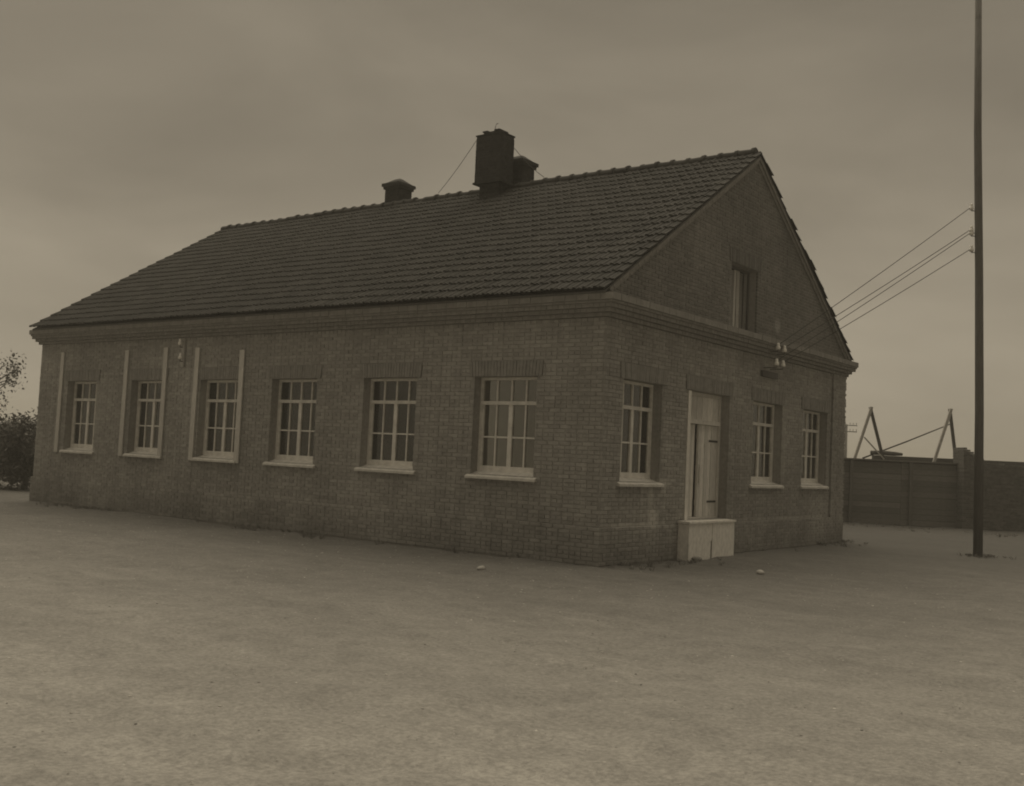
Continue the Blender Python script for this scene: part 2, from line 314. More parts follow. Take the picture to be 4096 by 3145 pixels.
# bricks: every one a block standing proud of the mortar; (wall id, u0, u1, z0, z1, offset)
BW_, BJ = 0.25, 0.011
def courses(u0, u1, c0, c1, ops, off, wid, lim=None):
    out = []
    for c in range(c0, c1):
        z0 = c * CO + BJ / 2; z1 = (c + 1) * CO - BJ / 2; zm = (z0 + z1) / 2
        a, b = (u0, u1) if lim is None else lim(z1)
        if b - a < 0.1: continue
        header = c % 4 == 2
        pitch = 0.13 if header else 0.26
        gaps = sorted([(o[0], o[1]) for o in ops if o[2] < zm < o[3]]); spans = []; x = a
        for p, q in gaps:
            if p > x: spans.append((x, p))
            x = max(x, q)
        if x < b: spans.append((x, b))
        for p, q in spans:
            k = math.floor((p - u0) / pitch) - 1
            ph = 0 if header else (0.13 if c % 2 else 0)
            while True:
                s = u0 + k * pitch + ph; e = s + pitch; k += 1
                if s >= q: break
                s2, e2 = max(s, p), min(e, q)
                if e2 - s2 < 0.035: continue
                sj = BJ / 2 if s2 > p or p in (0,) else 0.0
                out.append((wid, s2 + (BJ / 2 if s2 > p else -.004), e2 - (BJ / 2 if e2 < q else -.004), z0, z1, off))
    return out
lint_l = [(a - .13, b + .13, ZH, ZH + 4 * CO) for a, b in LW]
lint_g = [(a - .13, b + .13, ZH, ZH + 4 * CO) for a, b in GW + [DOOR]]
PLI = 9; PIL = 11.49
bricks = []
bricks += courses(-L, 0.008, PLI, 59, l_ops + lint_l, 0, 'f')
bricks += courses(0, PIL, PLI, 59, g_ops + lint_g, 0, 'e')
bricks += courses(PIL, W, PLI, 59, [], .05, 'e')
bricks += courses(-L - .04, 0.048, 0, PLI, [], .04, 'f')
bricks += courses(-0.04, W + .04, 0, PLI, [(DOOR[0], DOOR[1], ZD, ZH)], .04, 'e')
def rake_lim(z):
    y = (z + .16 - EZ) / SL + EY
    return (max(0, y), min(W, W - y))
NG = len(bricks)
bricks += courses(0, W, 64, 130, [AT, (AT[0] - .13, AT[1] + .13, AT[3], AT[3] + 4 * CO)], 0, 'e', rake_lim)
def brick_verts(u0, u1, z0, z1, wid, off, proud):
    c = 0.005; d0, d1 = off - 0.03, off + proud - c; d2 = off + proud
    pts = []
    for d, i in ((d0, 0), (d1, 0), (d2, c)):
        for u, z in ((u0 + i, z0 + i), (u1 - i, z0 + i), (u1 - i, z1 - i), (u0 + i, z1 - i)):
            pts.append((u, -d, z) if wid == 'f' else (d, u, z))
    return pts
BF = [(0, 1, 5, 4), (1, 2, 6, 5), (2, 3, 7, 6), (3, 0, 4, 7), (4, 5, 9, 8), (5, 6, 10, 9), (6, 7, 11, 10), (7, 4, 8, 11), (8, 9, 10, 11)]
def bsize(b):
    wid, u0, u1, z0, z1, off = b
    p = Vector((u0, 0, z0)) if wid == 'f' else Vector((0, u0, z0)); d = CAM - p; n = Vector((0, -1, 0)) if wid == 'f' else Vector((1, 0, 0))
    return (u1 - u0) * abs(d.normalized().dot(n)) / d.length
full = [i for i, b in enumerate(bricks) if i < NG and b[2] - b[1] > 0.23 and b[5] != .05]
single = set(sorted(full, key=lambda i: -bsize(bricks[i]))[:300])
protos = []
for k in range(5):
    mb = MB(); mb.add(brick_verts(-.1195, .1195, -.033, .033, 'f', 0, 0.009 + 0.0015 * k), BF); protos.append(mb.mesh('brick'))
stuff = MB(); gab = MB(); rb = random.Random(3)
for i, b in enumerate(bricks):
    wid, u0, u1, z0, z1, off = b
    if i in single:
        uc = (u0 + u1) / 2; zc = (z0 + z1) / 2
        mt = Matrix.Translation((uc, -off, zc)) if wid == 'f' else Matrix.Translation((off, uc, zc)) @ Matrix.Rotation(math.pi / 2, 4, 'Z')
        link('brick', rb.choice(protos), M['brick'], wall, mat=mt @ Matrix.Rotation(R(rb.uniform(-.5, .5)), 4, 'Y'))
    else:
        end = wid == 'e' and off == .05 and u1 > W - .02                 # ragged toothing at the far corner
        if end:
            c = int(z0 / CO); u1 = W + (0.0 if c % 6 in (0, 1, 2, 4) else -0.055)
        (stuff if i < NG else gab).add(brick_verts(u0, u1, z0, z1, wid, off, 0.008 + rb.random() * 0.008), BF, rb.random())
bs = stuff.build('brick_courses', M['brick'], wall); tag(bs, kind='stuff')
tag(gab.build('gable_brick_courses', M['gable_tone'], wall), kind='stuff')
pm = MB()
pm.box((-L - .04, -.04, -.3), (.04, 0, PLI * CO - .004))
for a, b in ((0, DOOR[0]), (DOOR[0], DOOR[1]), (DOOR[1], W + .04)): pm.box((0, a, -.3), (.04, b, PLI * CO - .004 if a != DOOR[0] else ZD - .08))
pm.box((0, PIL, PLI * CO - .004), (.05, W - .06, ZC))
pm.build('plinth', M['mortar'], house)
# flat arches of bricks on end
for wid, ops, z in [('f', LW, ZH), ('e', GW + [DOOR], ZH), ('e', [AT[:2]], AT[3])]:
    for a, b in ops:
        lb = MB(); n = int((b - a + .26) / 0.077); p = (b - a + .26) / n
        fan = 0.05
        for k in range(n):
            u0 = a - .13 + k * p + .005; u1 = u0 + p - .010; mid = (a + b) / 2
            sh0 = (u0 - mid) / (b - a) * fan; sh1 = (u1 - mid) / (b - a) * fan
            pts = []
            for d in (-.03, .030 + rb.uniform(-.004, .004)):
                for u, zz in ((u0 - sh0 * .5, z + .004), (u1 - sh1 * .5, z + .004), (u1 + sh1 * .5, z + 4 * CO - .006), (u0 + sh0 * .5, z + 4 * CO - .006)):
                    pts.append((u, -d, zz) if wid == 'f' else (d, u, zz))
            lb.add(pts, [(0, 1, 5, 4), (1, 2, 6, 5), (2, 3, 7, 6), (3, 0, 4, 7), (4, 5, 6, 7)], rb.random())
        lb.build('lintel', M['pier_brick'] if z > 5 else M['dark_brick'], house)
# corbelled cornice of header bricks round the eaves and across the gable
cb = MB(); core = MB()
def run(z0, z1, p, pitch, core_in=0.008):
    core.box((-L - p + core_in, -p + core_in, z0), (p - core_in, 0, z1)); core.box((0, 0, z0), (p - core_in, W + p - core_in, z1))
    n = int((L + 2 * p) / pitch); w = (L + 2 * p) / n
    for k in range(n): cb.box((-L - p + k * w + .005, -p + rb.uniform(-.004, .004), z0 + .005), (-L - p + (k + 1) * w - .005, -.02, z1 - .005), rb.random())
    n = int((W + p) / pitch); w = (W + p) / n
    for k in range(n): cb.box((.02, k * w + .005, z0 + .005), (p + rb.uniform(-.004, .004), (k + 1) * w - .005, z1 - .005), rb.random())
run(ZC, ZC + CO, .085, .13); run(ZC + CO, ZC + 2 * CO, .155, .13); run(ZC + 2 * CO, ZC + 3 * CO, .225, .13)
run(ZC + 3 * CO, ZC + 3 * CO + .05, .255, .26); run(ZC + 3 * CO + .05, 4.955, .285, .26)
# raking courses under the verge tiles
for (dz0, dz1, p) in ((-.20, -.115, .095), (-.29, -.205, .05)):
    for side in (0, 1):
        yl, yh = (-.2, W / 2) if side == 0 else (W / 2, W + .2)
        n = 60; w = (yh - yl) / n
        for k in range(n):
            a = yl + k * w + .003; b = yl + (k + 1) * w - .003
            pts = [(x, y, ztile(y) + d) for x in (-.02, p + rb.uniform(-.004, .004)) for y, d in ((a, dz0), (b, dz0), (b, dz1), (a, dz1))]
            if min(q[2] for q in pts) < 4.96: continue
            cb.add(pts, [(3, 2, 1, 0), (4, 5, 6, 7), (0, 1, 5, 4), (1, 2, 6, 5), (2, 3, 7, 6), (3, 0, 4, 7)], rb.random())
cor = core.build('cornice', M['dark_brick'], house); tag(cb.build('cornice_brick_courses', M['dark_brick'], cor), kind='stuff')
rm = MB()                                                  # inside: floor, ceiling, partitions that show through the panes
rm.box((-L + .42, .42, .55), (-.42, W - .42, .70)); rm.box((-L + .42, .42, 4.3), (-.42, W - .42, 4.4))
rm.box((-L + .42, 5.6, .70), (-.42, 5.75, 4.3))
for x in (-3.9, -9.75, -15.6): rm.box((x, .42, .70), (x + .14, 5.6, 4.3))
rm.build('room_shell', M['plaster'], house)

# ---- roof
rf = MB(); XO = .13
for s in (0, 1):
    ya = (EY + .03) if s == 0 else (W - EY - .03); za = EZ - .10 + .03 * SL
    poly = [(ya, za - .04), (W / 2, ztile(W / 2) - .14), (W / 2, ztile(W / 2) - .10), (ya, za)]
    if s == 0: rf.prism(poly, yz(-L - XO + .03, XO - .03), 0, 1)
    else: rf.prism(poly, yz(-L - XO + .03, XO - .03), 0, 1)
roof = rf.build('roof', M['wood_dark'], house)
TW, NC, NR = 0.234, 84, 21
TL = math.hypot(W / 2 - EY, ztile(W / 2) - EZ) / NR
def tile_mb(mb, mat, rnd, var=0.0):
    prof = [(0, .006), (.018, .034), (.045, .042), (.072, .034), (.09, .012), (.125, .008), (.15, .026), (.172, .026), (.195, .010), (TW + .012, .004)]
    v = []; n = len(prof)
    for yy, lift in ((-.03, .030), (TL + .01, -.006)):
        for x, h in prof: v.append((x, yy, h + lift))
    for x, h in prof: v.append((x, -.03, h + .030 - .028))
    v += [(0, TL, -.03), (TW + .012, TL, -.03)]
    f = [(i, i + 1, n + i + 1, n + i) for i in range(n - 1)] + [(2 * n + i, 2 * n + i + 1, i + 1, i) for i in range(n - 1)] + [(2 * n, 0, n, 3 * n), (3 * n - 1, 3 * n + 1, 2 * n - 1, n - 1)]
    if mat is not None: v = [mat @ Vector(p) for p in v]
    mb.add(v, f, rnd)
tp = MB(); tile_mb(tp, None, 0.0); tile_me = tp.mesh('roof_tile')
tiles = []; rt = random.Random(11)
for s in (0, 1):
    for r_ in range(NR):
        for c in range(NC):
            d = r_ * TL
            jx = rt.gauss(0, .004); jz = rt.uniform(0, .008); ang = rt.gauss(0, .012)
            if s == 1 and c == 0: jx = rt.gauss(0, .018); jz = rt.uniform(0, .014); ang = rt.gauss(0, .02)
            sag = .03 * math.sin(c * .21 + 1.0) * math.sin(r_ / NR * math.pi) + .012 * math.sin(c * .9 + r_ * .3)
            if s == 0:
                o = Vector((-L - XO + c * TW + jx, EY + d * CS, EZ + d * SN - .035)); ax = Matrix(((1, 0, 0), (0, CS, -SN), (0, SN, CS)))
            else:
                o = Vector((XO - c * TW + jx, W - EY - d * CS, EZ + d * SN - .035)); ax = Matrix(((-1, 0, 0), (0, -CS, SN), (0, SN, CS)))
            mt = Matrix.Translation(o + ax @ Vector((0, 0, jz + sag * .5))) @ ax.to_4x4() @ Matrix.Rotation(ang, 4, 'Z')
            tiles.append((mt, s, c, r_, o))
front = [i for i, t in enumerate(tiles) if t[1] == 0]
near = set(sorted(front, key=lambda i: (tiles[i][4] - CAM).length)[:300])
tf = MB()
for i, (mt, s, c, r_, o) in enumerate(tiles):
    if i in near: link('roof_tile', tile_me, M['tile'], roof, mat=mt)
    else: tile_mb(tf, mt, rt.random())
tag(tf.build('roof_tile_field', M['tile'], roof), kind='stuff')
rg = MB(); n = 10; v = []; f = []
secs = [(0, .125), (.345, .118), (.350, .150), (.425, .154), (.440, .130)]
for x, rr in secs:
    for k in range(n + 1): t = math.pi * (-.08 + 1.16 * k / n); v.append((x, rr * math.cos(t), rr * math.sin(t) * .92 - .03))
for i in range(len(secs) - 1):
    for k in range(n): f.append((i * (n + 1) + k, i * (n + 1) + k + 1, (i + 1) * (n + 1) + k + 1, (i + 1) * (n + 1) + k))
f.append(tuple(range(n + 1))); f.append(tuple((len(secs) - 1) * (n + 1) + k for k in range(n + 1))[::-1])
rg.add(v, f); rg_me = rg.mesh('ridge_tile')
x = -L - XO
while x < XO - .2:
    link('ridge_tile', rg_me, M['tile'], roof, loc=(x, W / 2 + rt.gauss(0, .008), ztile(W / 2) + rt.uniform(-.012, .014) + .012 * math.sin(x * .8)), rot=(rt.gauss(0, .03), rt.gauss(0, .012), rt.gauss(0, .01))); x += .424

# ---- chimneys
def chimney_block(mb, x0, x1, y0, y1, z0, z1, rr):
    mb.box((x0 + .008, y0 + .008, z0), (x1 - .008, y1 - .008, z1), 0.15)
    c = 0; z = z0
    while z + CO <= z1 + .01:
        za, zb = z + .005, min(z + CO, z1 + .002) - .005
        for axis in (0, 1):
            a, b = (x0, x1) if axis == 0 else (y0, y1); p = .26 if c % 2 else .13
            s = a - (0 if c % 2 else .065)
            while s < b - .03:
                e = min(s + p, b); s_ = max(s, a); pr = rr.uniform(0, .005)
                if e - s_ > .03:
                    if axis == 0:
                        mb.box((s_ + .005, y0 - pr, za), (e - .005, y0 + .05, zb), rr.random()); mb.box((s_ + .005, y1 - .05, za), (e - .005, y1 + pr, zb), rr.random())
                    else:
                        mb.box((x0 - pr, s_ + .005, za), (x0 + .05, e - .005, zb), rr.random()); mb.box((x1 - .05, s_ + .005, za), (x1 + pr, e - .005, zb), rr.random())
                s += p
        z += CO; c += 1
ch = MB()
chimney_block(ch, -7.76, -7.10, 5.60, 5.98, 8.5, 9.27, rt)
chimney_block(ch, -7.87, -6.99, 5.50, 6.06, 9.27, 10.56, rt)
ch.box((-7.905, -0 + 5.465, 9.235), (-6.955, 6.095, 9.285), .4)
ch.box((-7.885, 5.485, 10.56), (-6.975, 6.075, 10.595), .5)
ch.box((-7.70, 5.60, 10.595), (-7.17, 5.96, 10.68), .3)
ch.box((-7.73, 5.58, 10.68), (-7.56, 5.98, 10.715), .6); ch.box((-7.33, 5.58, 10.68), (-7.15, 5.98, 10.715), .2)
big = ch.build('chimney', M['soot_brick'], house); big['label'] = 'tallest chimney, widened above the roof slope with a raised crown'
hk = MB(); hk.tube([(-7.45, 5.78, 10.6), (-7.45, 5.78, 10.86), (-7.42, 5.78, 10.93), (-7.36, 5.78, 10.94)], .009, 6); hk.build('iron_hook', M['iron'], big)
def capped(x0, x1, y0, y1, zb, lab):
    m = MB(); chimney_block(m, x0, x1, y0, y1, 8.6, zb, rt)
    m.box((x0 - .04, y0 - .04, zb), (x1 + .04, y1 + .04, zb + .08), .4); m.box((x0 - .08, y0 - .08, zb + .08), (x1 + .08, y1 + .08, zb + .17), .6)
    i = .22; z1, z2 = zb + .17, zb + .34
    a = [(x0 - .04, y0 - .04, z1), (x1 + .04, y0 - .04, z1), (x1 + .04, y1 + .04, z1), (x0 - .04, y1 + .04, z1), (x0 + i - .04, y0 + i, z2), (x1 - i + .04, y0 + i, z2), (x1 - i + .04, y1 - i, z2), (x0 + i - .04, y1 - i, z2)]
    m.add(a, [(0, 1, 5, 4), (1, 2, 6, 5), (2, 3, 7, 6), (3, 0, 4, 7), (4, 5, 6, 7)], .3)
    o = m.build('chimney', M['soot_brick'], house); o['label'] = lab
capped(-12.02, -11.46, 6.32, 6.90, 9.78, 'low capped chimney standing alone on the ridge')
capped(-7.70, -6.89, 6.32, 6.90, 9.87, 'capped chimney half hidden behind the tallest one')

# ---- windows
def pane_mesh(w, h):
    b = MB(); b.box((0, 0, 0), (w, .004, h)); return b.mesh('pane')
def make_window(a, b, wid):
    w = b - a; h = ZH - ZS
    mt = Matrix.Translation((a, 0, ZS)) if wid == 'f' else Matrix.Translation((0, a, ZS)) @ Matrix.Rotation(math.pi / 2, 4, 'Z')
    D0, D1 = .205, .275; fm = MB(); F = .055
    zb, zl, z0 = 2.955 - ZS, 2.278 - ZS, .13
    fm.box((0, D0, .02), (F, D1, h)); fm.box((w - F, D0, .02), (w, D1, h)); fm.box((F, D0, h - F), (w - F, D1, h)); fm.box((F, D0, .02), (w - F, D1, .07))
    fm.box((F, D0 - .02, zb - .035), (w - F, D1, zb + .035))                         # transom bar
    cols = [F + (w - 2 * F) * i / 4 for i in range(5)]
    sash = MB(); S0, S1 = D0 + .012, D1 - .012
    sash.box((F, S0 - .008, .07), (w - F, S1, z0 + .035))                            # bottom rail
    sash.box((cols[2] - .048, S0 - .004, z0 + .035), (cols[2] + .048, S1, zb - .035))
    sash.box((F, S0, z0 + .035), (F + .045, S1, zb - .035)); sash.box((w - F - .045, S0, z0 + .035), (w - F, S1, zb - .035))
    for i in (1, 3): sash.box((cols[i] - .016, S0 + .004, z0 + .035), (cols[i] + .016, S1 - .008, zb - .035))
    for i in (1, 2, 3): sash.box((cols[i] - .018, S0 + .004, zb + .035), (cols[i] + .018, S1 - .008, h - F))
    for i in range(2): sash.box((cols[2 * i] + (.045 if i == 0 else .048), S0 + .002, zl - .016), (cols[2 * i + 2] - (.048 if i == 0 else .045), S1 - .006, zl + .016))
    win = link('window', fm.mesh('window'), M['paint'], house, mat=mt)
    sash.build('sash', M['paint'], win)
    rows = [(z0 + .02, zl), (zl, zb - .02), (zb + .02, h - F + .01)]
    for (r0, r1) in rows:
        for i in range(4):
            p = link('pane', pane_mesh(cols[i + 1] - cols[i] + .0, r1 - r0), M['glass'], win, loc=(cols[i], (S0 + S1) / 2 + .006, r0))
            p.rotation_euler = (rt.gauss(0, .004), 0, rt.gauss(0, .004))
    sl = MB(); e = .09
    v = []
    for u in (-e, w + e): v += [(u, -.075, -.095), (u, -.075, -.045 - rt.random() * .01), (u, .0, -.01), (u, 0.0, -.095)]
    sl.add(v, [(0, 1, 2, 3), (7, 6, 5, 4), (0, 4, 5, 1), (1, 5, 6, 2), (2, 6, 7, 3), (3, 7, 4, 0)])
    v = []
    for u in (.003, w - .003): v += [(u, .0, -.012), (u, .205, .055), (u, .205, .0), (u, .0, -.03)]
    sl.add(v, [(0, 1, 2, 3), (7, 6, 5, 4), (0, 4, 5, 1), (1, 5, 6, 2), (2, 6, 7, 3), (3, 7, 4, 0)])
    sl.build('window_sill', M['sill'], win)
    return win
for a, b in LW: make_window(a, b, 'f')
for a, b in GW: make_window(a, b, 'e')

# ---- door
dm = MB(); w = DOOR[1] - DOOR[0]; h = ZH - ZD; D0, D1 = .20, .29; ztr = 2.842 - ZD
dm.box((0, D0, 0), (.075, D1, h)); dm.box((w - .075, D0, 0), (w, D1, h)); dm.box((.075, D0, h - .075), (w - .075, D1, h)); dm.box((.075, D0, -.0), (w - .075, D1 + .05, .03))
dm.box((.075, D0 - .03, ztr - .05), (w - .075, D1, ztr + .04))
dmt = Matrix.Translation((0, DOOR[0], ZD)) @ Matrix.Rotation(math.pi / 2, 4, 'Z')
door = link('door', dm.mesh('door'), M['wood_pale'], house, mat=dmt)
def leaf(width, height):
    b = MB(); n = 6; p = width / n
    for k in range(n): b.box((k * p + .004, .006 * (k % 2), 0), ((k + 1) * p - .004, .035, height), random.random())
    b.box((0, .03, 0), (width, .045, height))
    for z in (.25, height / 2, height - .3): b.box((.02, .045, z), (width - .02, .07, z + .11))
    return b
lw_ = (w - .15) / 2
lf = leaf(lw_, ztr - .09).build('door_leaf', M['wood_pale'], door, loc=(.075, D0 + .03, .035), rot=(0, 0, R(5))); lf['label'] = 'left boarded door leaf, standing ajar'
rl = leaf(lw_, ztr - .09)
for v_i, v in enumerate(rl.v): rl.v[v_i] = (v[0] - lw_, v[1], v[2])
rl.box((-lw_ + .05, -.03, .72), (-lw_ + .10, .0, 1.12), .1)
r2 = rl.build('door_leaf', M['wood_pale'], door, loc=(w - .075, D0 + .03, .035), rot=(0, 0, R(0))); r2['label'] = 'right boarded door leaf with a handle, shut'
tm = MB(); n = 7; p = (w - .15) / n
for k in range(n): tm.box((.075 + k * p + .006, D0 + .03, ztr + .045), (.075 + (k + 1) * p - .006, D0 + .055, h - .08), random.random())
tm.build('transom_panel', M['wood_pale'], door)
for lf_, x0_ in ((lf, .0), (r2, -.42)):
    for z in (.30, ztr - .45):
        hg = MB(); hg.box((x0_, -.006, z), (x0_ + .42, .0, z + .045)); hg.build('strap_hinge', M['iron'], door, loc=lf_.location, rot=lf_.rotation_euler)
cs = MB(); cs.box((-.02, -.03, -.24), (.10, -.012, h - .02)); cs.build('casing', M['wood_pale'], door)
bk = MB(); bk.box((.075, D0 + .062, ztr + .045), (w - .075, D0 + .075, h - .08)); bk.build('transom_back', M['wood_dark'], door)

# ---- boarded opening in the gable
am = MB(); aw = AT[1] - AT[0]; ah = AT[3] - AT[2]
am.box((0, .2, 0), (.06, .28, ah)); am.box((aw - .06, .2, 0), (aw, .28, ah)); am.box((.06, .2, ah - .06), (aw - .06, .28, ah)); am.box((.06, .2, 0), (aw - .06, .28, .05)); am.box((.06, .33, 0.05), (aw - .06, .35, ah - .06))
hatch = link('attic_hatch', am.mesh('attic_hatch'), M['wood_dark'], house, mat=Matrix.Translation((0, AT[0], AT[2])) @ Matrix.Rotation(math.pi / 2, 4, 'Z'))
xx = .07
for k, ww in enumerate((.15, .12, .19, .10, .16, .14, .17)):
    b = MB(); b.box((-ww / 2, 0, 0), (ww / 2, .025, ah - .08 - (0.03 * (k % 3)))); 
    o = b.build('plank', M['wood_worn'] if k in (1, 3, 4) else M['wood_grey'], hatch, loc=(xx + ww / 2, .215 + .006 * (k % 2), .05), rot=(0, R(rt.uniform(-1.2, 1.2)), 0)); xx += ww + .022 + .02 * (k % 2)
# ---- battens beside the three far windows
for X, zt_ in ((-18.22, 4.29), (-15.05, 4.28), (-13.31, 4.31), (-12.015, 4.27), (-10.245, 4.17)):
    b = MB(); b.beam((0, 0, 1.45), (rt.uniform(-.02, .02), 0, zt_), .165, .035, up=Vector((0, 1, 0))); b.build('batten', M['batten'], house, loc=(X, -.036, 0))
# ---- insulators on brackets
def insulator_mesh():
    b = MB(); b.lathe([(.0, -.02), (.040, -.02), (.055, .0), (.050, .05), (.030, .075), (.036, .10), (.030, .13), (.0, .14)], n=12); me = b.mesh('insulator')
    for p in me.polygons: p.use_smooth = True
    return me
ins = insulator_mesh()
def bracket(pts, board, wid):
    b = MB()
    b.box(*board)
    br = b.build('insulator_bracket', M['wood_worn' if wid == 'f' else 'wood_dark'], house)
    for P in pts:
        pin = MB()
        if wid == 'e': pin.tube([(.0, P[1] + .0, P[2] - .07), (P[0], P[1], P[2] - .07), (P[0], P[1], P[2] - .01)], .011, 6)
        else: pin.tube([(P[0], .0, P[2] - .07), (P[0], P[1], P[2] - .07), (P[0], P[1], P[2] - .01)], .011, 6)
        link('insulator', ins, M['porcelain'], br, loc=P); pin.build('pin', M['iron'], br)
IP = [(.34, 7.02, 4.72), (.34, 7.40, 4.70), (.34, 6.96, 4.34), (.34, 7.34, 4.34)]
bracket(IP, ((0.02, 6.80, 4.06), (.09, 7.66, 4.20)), 'e')
bracket([(-12.6, -.14, 4.36), (-12.55, -.14, 4.0)], ((-12.64, -.06, 3.80), (-12.52, -.018, 4.52)), 'f')

# ------------------------------------------------------------------ things on and round the house
def curtain(y0, y1, z0, z1, lab, X=-.295, rag=None):
    b = MB(); n = 28; top = []; bot = []
    v = []; f = []
    for side, dx in ((0, 0), (1, -.006)):
        for k in range(n + 1):
            y = y0 + (y1 - y0) * k / n; wv = .008 * math.sin(k * 1.15) + .004 * math.sin(k * 2.3 + 1)
            zb = z0 + (rag(k / n) if rag else .015 * math.sin(k * .7))
            v += [(X + wv + dx, y, zb), (X + wv * .5 + dx, y, z1)]
    m_ = 2 * (n + 1)
    for k in range(n): f += [(2 * k, 2 * k + 2, 2 * k + 3, 2 * k + 1), (m_ + 2 * k + 1, m_ + 2 * k + 3, m_ + 2 * k + 2, m_ + 2 * k)]
    for k in range(n): f += [(2 * k, m_ + 2 * k, m_ + 2 * k + 2, 2 * k + 2), (2 * k + 1, 2 * k + 3, m_ + 2 * k + 3, m_ + 2 * k + 1)]
    b.add(v, f); o = b.build('curtain', M['curtain'], None, smooth=True)
    return tag(o, lab, 'curtain', 'curtains behind the gable windows')
curtain(6.5, 7.75, 2.16, 3.45, 'white curtain covering the left half of the window just right of the door')
curtain(9.5, 10.72, 2.05, 3.45, 'white curtain in the window nearest the far right corner of the gable')
curtain(.75, 1.95, 2.75, 3.45, 'short white curtain drawn to one side in the window left of the door', rag=lambda t: .2 * math.sin(t * 3.1) - .35 * max(0, t - .6))

# stoop before the door
st = empty('stoop', (.30, 4.0, 0), 'pale wooden box step standing in front of the double door', 'step')
b = MB(); b.box((-.255, -1.03, 0.0), (-.03, 1.01, .70)); b.build('box_frame', M['wood_dark'], st)
for k, (a, c) in enumerate(((-1.06, -.02), (-.0, 1.04))):
    b = MB(); 
    if k == 0: b.prism([(a, -.12), (c - .05, -.12), (c - .05, .34), (c, .36), (c, .715), (a, .72)], lambda p, q, d: (d, p, q), -.025, .0)
    else: b.prism([(a, -.12), (c + .015, -.12), (c, .72), (a, .715)], lambda p, q, d: (d, p, q), -.025, .002)
    b.build('front_board', M['whitewash'], st)
for k, (a, c) in enumerate(((-.255, -.13), (-.122, .03))):
    b = MB(); b.box((a, -1.09, .722), (c, 1.07, .765 - .004 * k), .3 * k); b.build('tread', M['whitewash'], st)
b = MB(); b.box((-.25, 1.012, -.12), (-.03, 1.035, .715)); b.build('side_board', M['whitewash'], st)
b = MB(); b.box((-.25, -1.055, -.12), (-.03, -1.032, .715)); b.build('side_board', M['whitewash'], st)

# wires from the gable to a pole off to the right, and stays of the tall chimney
def wire(name, p, q, sag, r, label, group, n=24):
    p = Vector(p); q = Vector(q); pts = []
    for i in range(n + 1):
        t = i / n; P = p.lerp(q, t); P.z -= 4 * sag * t * (1 - t); pts.append(P - p)
    b = MB(); b.tube(pts, r, 5); o = b.build(name, M['iron'], None, loc=p, smooth=True); return tag(o, label, 'wire', group)
def px(x, y, D):
    d = fz + rx * ((x - 2048) / 4238.7) - uy * ((y - 1572.5) / 4238.7); fh = Vector((fz.x, fz.y, 0)).normalized()
    return CAM + d * (D / d.dot(fh))
WE = []
names = ['highest of the four overhead wires leaving the gable insulators', 'second overhead wire from the top, just above its close neighbour', 'third overhead wire from the top, just below its close neighbour', 'lowest of the four overhead wires leaving the gable insulators']
for P, (y0, y1), nm in zip(IP, (((3325, 1241.7), (3893.7, 821.7)), ((3338.7, 1277), (3893.7, 910.4)), ((3345, 1294.6), (3893.7, 922.9)), ((3361.7, 1320.8), (3893.7, 988.3))), names):
    E_ = px(3886, y1[1] + 6, 26.0); WE.append(E_)
    wire('overhead_wire', (P[0], P[1], P[2] + .09), E_, .03, .0085, nm, 'overhead wires from the gable')
wire('stay_wire', (-7.88, 5.5, 10.45), (-9.80, 6.235, 9.40), .05, .008, 'thin stay wire running from the tall chimney down to the ridge on its left', 'chimney stay wires')
wire('stay_wire', (-6.98, 6.0, 10.30), (-6.07, 6.235, 9.40), .06, .008, 'thin stay wire running from the tall chimney down to the ridge on its right', 'chimney stay wires')

# ------------------------------------------------------------------ timber platform beyond the gable and what stands on it
RH = Vector((.8, .6, 0)).normalized(); FH = Vector((-.6, .8, 0)).normalized()
P0 = Vector((-4.13, 24.07, 0)); PT = 2.52
def pl(a, d, z): return P0 + RH * a + FH * d + Vector((0, 0, z))
PM = Matrix((( .8, -.6, 0, P0.x), (.6, .8, 0, P0.y), (0, 0, 1, 0), (0, 0, 0, 1)))
plat = empty('loading_platform', P0, 'low plank faced loading platform beyond the right end of the building', 'platform', rz=math.atan2(.6, .8))
A0, A1 = -6.9, 11.5
b = MB(); b.box((A0, .08, -.2), (A1, 4.0, PT - .10)); b.build('earth_fill', M['earth'], plat)
bays = [A0 + 2.3 * k for k in range(9)]
rp = random.Random(5); plank_meshes = {}
for k in range(8):
    for j in range(11):
        z0 = j * .218; key = (j + k) % 4
        if key not in plank_meshes:
            m = MB(); m.box((.006, 0, .006), (2.294, .045, .212)); plank_meshes[key] = m.mesh('plank')
        o = link('plank', plank_meshes[key], M['wood_grey'], plat, loc=(bays[k], .03 + rp.uniform(-.006, .006), z0 - .02), rot=(0, R(rp.uniform(-.25, .25)), 0))
for k in range(9):
    a = bays[k] if k else A0
    m = MB(); m.box((-.06, 0, -.2), (.06, .10, PT - .10 - .05 * rp.random())); m.build('post', M['wood_grey'], plat, loc=(a + .35, -.10, 0))
m = MB(); m.box((A0, -.06, 0), (A1, .24, .05)); m.build('edge_board', M['wood_grey'], plat, loc=(0, 0, PT - .09))
for k in range(8):
    m = MB(); m.box((A0, 0, 0), (A1, .44, .045)); m.build('deck_board', M['wood_grey'], plat, loc=(0, .26 + .46 * k, PT - .085 + .004 * (k % 2)))
TOP = PT - .04
def w2(p, d, z=None): return Vector(p)
